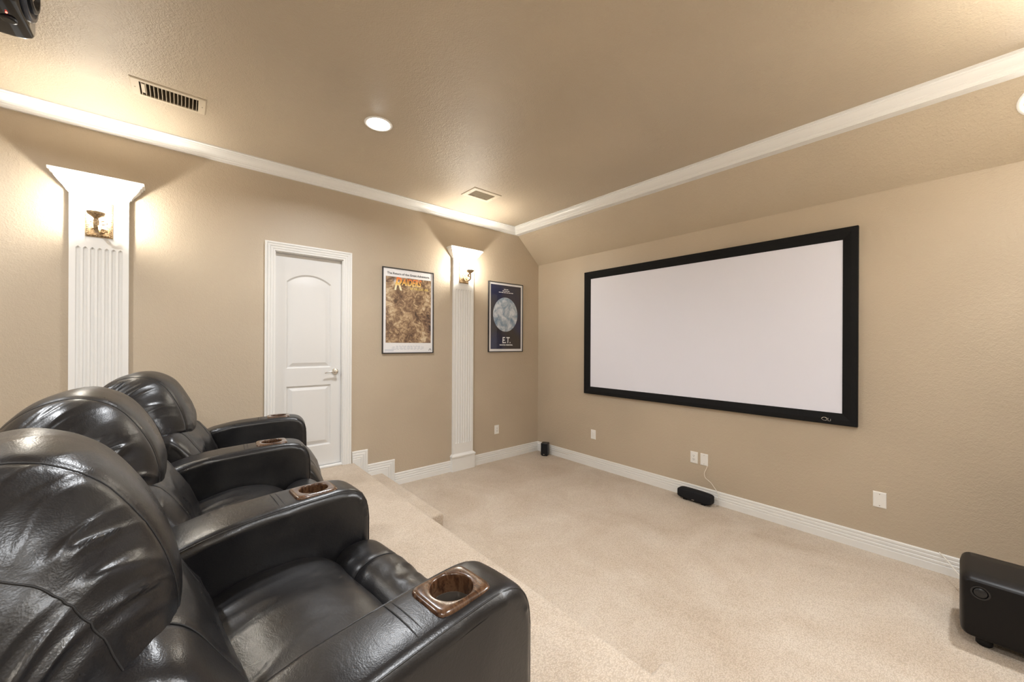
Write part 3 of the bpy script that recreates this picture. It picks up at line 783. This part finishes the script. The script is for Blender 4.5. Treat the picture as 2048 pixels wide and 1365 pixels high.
HEAD = [(-.430, .720), (-.447, .820), (-.490, .920), (-.548, 1.000), (-.625, 1.042), (-.700, 1.036), (-.780, .990), (-.845, .900), (-.850, .780), (-.780, .660), (-.660, .585), (-.540, .565), (-.455, .610)]
LUMB = [(-.318, .400), (-.343, .520), (-.390, .620), (-.455, .705), (-.550, .730), (-.640, .690), (-.650, .550), (-.600, .400), (-.480, .330), (-.375, .330)]
SEAT = [(.035, .390), (.020, .440), (-.050, .472), (-.170, .482), (-.290, .462), (-.390, .420), (-.400, .340), (-.300, .300), (-.100, .290), (.020, .310)]
FOOT = [(.025, .405), (.060, .452), (.125, .465), (.190, .440), (.240, .360), (.275, .250), (.292, .150), (.270, .085), (.200, .075), (.140, .150), (.100, .260), (.040, .330)]
SHELL = [(-.600, .04), (-.640, .35), (-.720, .62), (-.800, .80), (-.850, .88), (-.900, .84), (-.895, .62), (-.850, .35), (-.800, .04)]

def recliner(loc, rot, hw, seed, label):
    t = thing('recliner', label, 'recliner', (loc[0], loc[1], .348), math.radians(rot), 'row of black leather theatre recliners')
    a, b, dp = 2.6, -.5, (.12, .22)
    sm = (-.70, -.36, .36, .70); hh = hw+.085
    bm, pr, c = cushion(HEAD, hh, a, b, 240, 120, sm, .0210, (1.8, 16.0), lambda tt, y, z: max(.10, min(1, (abs(tt)-.28)*3.4)), seed, .03, .004, .0030, dp)
    h = obj('headrest_cushion', bm, 'leather', t, 180)
    for sg in sm: seam_line(h, pr, c, hh*sg, 0, 1, .0015)
    a, b = .55, .25
    bm, pr, c = cushion(LUMB, hw, a, b, 110, 64, (-.6, .6), .008, (2.6, 8.0), None, seed+9, .01, .006)
    l = obj('lumbar_cushion', bm, 'leather', t, 180)
    for sg in (-.6, .6): seam_line(l, pr, c, hw*sg, 0, .5)
    bm, pr, c = cushion(SEAT, hw, .6, .30, 130, 64, (), .015, (8.0, 1.6), lambda tt, y, z: max(.12, min(1, (-.13-y)*6))*(.4+.6*abs(tt)), seed+17, .01, .006)
    obj('seat_cushion', bm, 'leather', t, 180)
    a, b = .65, .2
    bm, pr, c = cushion(FOOT, hw-.01, a, b, 130, 64, (-.42, .42), .007, (6.0, 3.0), None, seed+23, .012, .006)
    f = obj('footrest', bm, 'leather', t, 180)
    for sg in (-.42, .42): seam_line(f, pr, c, (hw-.01)*sg, 0, .55)
    bm, pr, c = cushion(SHELL, hw+.03, .8, .12, 90, 40, (), .003, (3, 6), None, seed+31, .005, .004)
    obj('back_shell', bm, 'leather', t, 180)
    bm = bmesh.new(); box(bm, -hw+.02, hw-.02, -.62, .13, -.012, .32, .02); obj('base', bm, 'leather', t, 40)
    return t

ARM = [(-.470, .02), (-.470, .540), (-.455, .575), (-.400, .600), (-.280, .627), (-.130, .640), (.000, .646), (.080, .645), (.128, .634), (.160, .610), (.180, .570), (.187, .520), (.187, .02)]
def arm_outline(n):
    """side profile as a dense open-cornered loop"""
    dense = []
    top = spline([(0, a, b) for a, b in ARM[1:-1]], 8)
    dense = [(ARM[0][0], ARM[0][1])] + [(ARM[0][0], ARM[0][1]+(ARM[1][1]-ARM[0][1])*k/10) for k in range(1, 10)] + [(p.y, p.z) for p in top] + [(ARM[-1][0], ARM[-2][1]+(ARM[-1][1]-ARM[-2][1])*k/10) for k in range(1, 11)]
    dense += [(ARM[-1][0]+(ARM[0][0]-ARM[-1][0])*k/16, ARM[0][1]) for k in range(1, 16)]
    return dense
def normals2(P):
    out = []; n = len(P)
    for i in range(n):
        a, b = P[i-1], P[(i+1) % n]; dx, dy = b[0]-a[0], b[1]-a[1]; l = math.hypot(dx, dy) or 1
        out.append((-dy/l, dx/l))          # outward (loop runs up the back, over the top, down the front)
    return out
def armrest(parent, centre, rot, wb, wf, seed, chair_loc, chair_rot):
    """centre = cup position in the room; wb, wf = half widths (far, near) at the back and at the front"""
    P = arm_outline(0); N = normals2(P); r = .030; bm = bmesh.new(); R = []
    ts = [-1]
    K = 7
    xs = []
    for k in range(K+1):
        a = PI/2*(1-k/K); xs.append(('L', r*(1-math.sin(a)) , r*(1-math.cos(a)) if False else 0, a))
    stations = []
    for k in range(K+1): a = PI/2*k/K; stations.append((-1, r*(1-math.sin(a)), r*(1-math.cos(PI/2-a))))
    # (side, distance in from the side face, inset of outline)
    stations = [(-1, r*(1-math.cos(PI/2*k/K)), r*(1-math.sin(PI/2*k/K))) for k in range(K+1)]
    mid = [(0, k/6, 0) for k in range(1, 6)]
    stations = stations + mid + [(1, d, i) for _, d, i in reversed(stations)]
    for sd, d, ins in stations:
        ring = []
        for (y, z), (ny, nz) in zip(P, N):
            f = max(0, min(1, (y+.47)/.657)); xl = -(wb[0]+(wf[0]-wb[0])*f); xr = wb[1]+(wf[1]-wb[1])*f
            if sd == -1: x = xl+d
            elif sd == 1: x = xr-d
            else: x = (xl+r)+(xr-xl-2*r)*d
            tt = (x-(xl+xr)/2)/((xr-xl)/2)
            cr = .006*(1-tt*tt)*(1 if nz > .3 else 0)
            w = .0035*noise.noise(Vector((x*9+seed, y*8, z*8))) + .003*max(0, ridge(Vector((x*4+seed, y*5, z*20))))**4*(1 if abs(sd) else .4)
            ring.append((x + sd*w*(1 if ins > r*.5 else 0), y-ny*ins+ny*(w*.5), z-nz*ins+nz*(w*.5)+cr))
        R.append(ring)
    loft(bm, R)
    me = mesh_of(bm, 'armrest', 'leather', 180)
    o = bpy.data.objects.new('armrest', me); COL.objects.link(o)
    # cut the cup well
    bm = bmesh.new(); lathe(bm, [(.0505, .54), (.0505, .72)], (0, 0, 0), 40, cap=True); cme = mesh_of(bm, 'cut', 'leather'); co = bpy.data.objects.new('cut', cme); COL.objects.link(co)
    md = o.modifiers.new('b', 'BOOLEAN'); md.object = co; md.operation = 'DIFFERENCE'; md.solver = 'EXACT'
    dg = bpy.context.evaluated_depsgraph_get(); dg.update(); nm = bpy.data.meshes.new_from_object(o.evaluated_get(dg))
    o.modifiers.clear(); o.data = nm; nm.name = 'armrest'; nm.shade_smooth(); nm.set_sharp_from_angle(angle=math.radians(50))
    bpy.data.objects.remove(co); bpy.data.meshes.remove(cme); bpy.data.meshes.remove(me)
    # place relative to the chair
    a = math.radians(chair_rot); d = Vector((centre[0]-chair_loc[0], centre[1]-chair_loc[1]))
    o.parent = parent; o.location = (d.x*math.cos(a)+d.y*math.sin(a), -d.x*math.sin(a)+d.y*math.cos(a), 0); o.rotation_euler = (0, 0, math.radians(rot-chair_rot))
    # piping along both upper edges and two cross stitches
    bm = bmesh.new()
    for sd in (-1, 1):
        pts = []
        for (y, z), (ny, nz) in zip(P, N):
            if z < .3 or (y < -.46 and z < .5): continue
            f = max(0, min(1, (y+.47)/.657)); xe = (wb[1]+(wf[1]-wb[1])*f) if sd == 1 else -(wb[0]+(wf[0]-wb[0])*f)
            pts.append((xe-sd*(r*.42), y-ny*r*.16, z-nz*r*.16))
        bm = bmesh.new(); tube(bm, pts, .0022, 8); obj('piping', bm, 'leather', o, 80)
    for yy in (-.128, -.112):
        pts = []
        f = (yy+.47)/.657; xl = -(wb[0]+(wf[0]-wb[0])*f)+.012; xr = wb[1]+(wf[1]-wb[1])*f-.012
        for k in range(17):
            x = xl+(xr-xl)*k/16; tt = -1+2*k/16; e = max(0, abs(tt)-.80)/.20
            pts.append((x, yy, .641+.006*(1-tt*tt)-.011*e*e))
        bm = bmesh.new(); tube(bm, pts, .0017, 6); obj('seam', bm, 'thread', o, 80)
    # cup holder: rounded square of burl wood with a round well
    bm = bmesh.new(); n = 64; hx, hy, rc = .064, .074, .016; R = []
    def sq(ins):
        out = []
        for k in range(n):
            a = 2*PI*k/n; c_, s_ = math.cos(a), math.sin(a)
            ex = 7.0; q = (abs(c_)**ex+abs(s_)**ex)**(-1/ex); out.append(((hx-ins)*c_*q, (hy-ins)*s_*q))
        return out
    def ci(rad): return [(rad*math.cos(2*PI*k/n), rad*math.sin(2*PI*k/n)) for k in range(n)]
    Z = .646
    for pl, z in ((sq(0), Z-.006), (sq(0), Z+.004), (sq(.002), Z+.008), (sq(.006), Z+.0105), (sq(.011), Z+.0115), (ci(.0525), Z+.0115), (ci(.050), Z+.0105), (ci(.0488), Z+.008), (ci(.0482), Z-.006), (ci(.0470), Z-.060)):
        R.append([(x, y, z) for x, y in pl])
    loft(bm, R, False); obj('cup_holder', bm, 'wood', o, 50)
    bm = bmesh.new(); lathe(bm, [(.047, .615), (.0455, .615), (.0445, .594), (.038, .590), (.037, .599), (.034, .599), (.033, .590), (.0, .5895)], n=40); obj('cup_liner', bm, 'liner', o, 50)
    return o

C1, C2, C3 = (2.862, -3.548), (1.962, -3.588), (1.083, -3.492)
A1, A2, A3, A4 = (3.288, -3.500), (2.437, -3.588), (1.515, -3.588), (.640, -3.413)
R1, R2, R3 = 6.5, 0.0, -9.5
c1 = recliner(C1, R1, .338, 1.3, 'nearest black leather recliner, its back filling the lower left')
armrest(c1, A1, 6.0, (.095, .095), (.092, .092), 2.0, C1, R1)
armrest(c1, A2, 3.5, (.135, .118), (.095, .090), 5.0, C1, R1)
c2 = recliner(C2, R2, .350, 4.1, 'middle black leather recliner of the row of three')
armrest(c2, A3, -4.0, (.108, .100), (.086, .095), 8.0, C2, R2)
c3 = recliner(C3, R3, .328, 7.7, 'farthest black leather recliner, closest to the white door')
armrest(c3, A4, -9.5, (.095, .095), (.090, .095), 11.0, C3, R3)
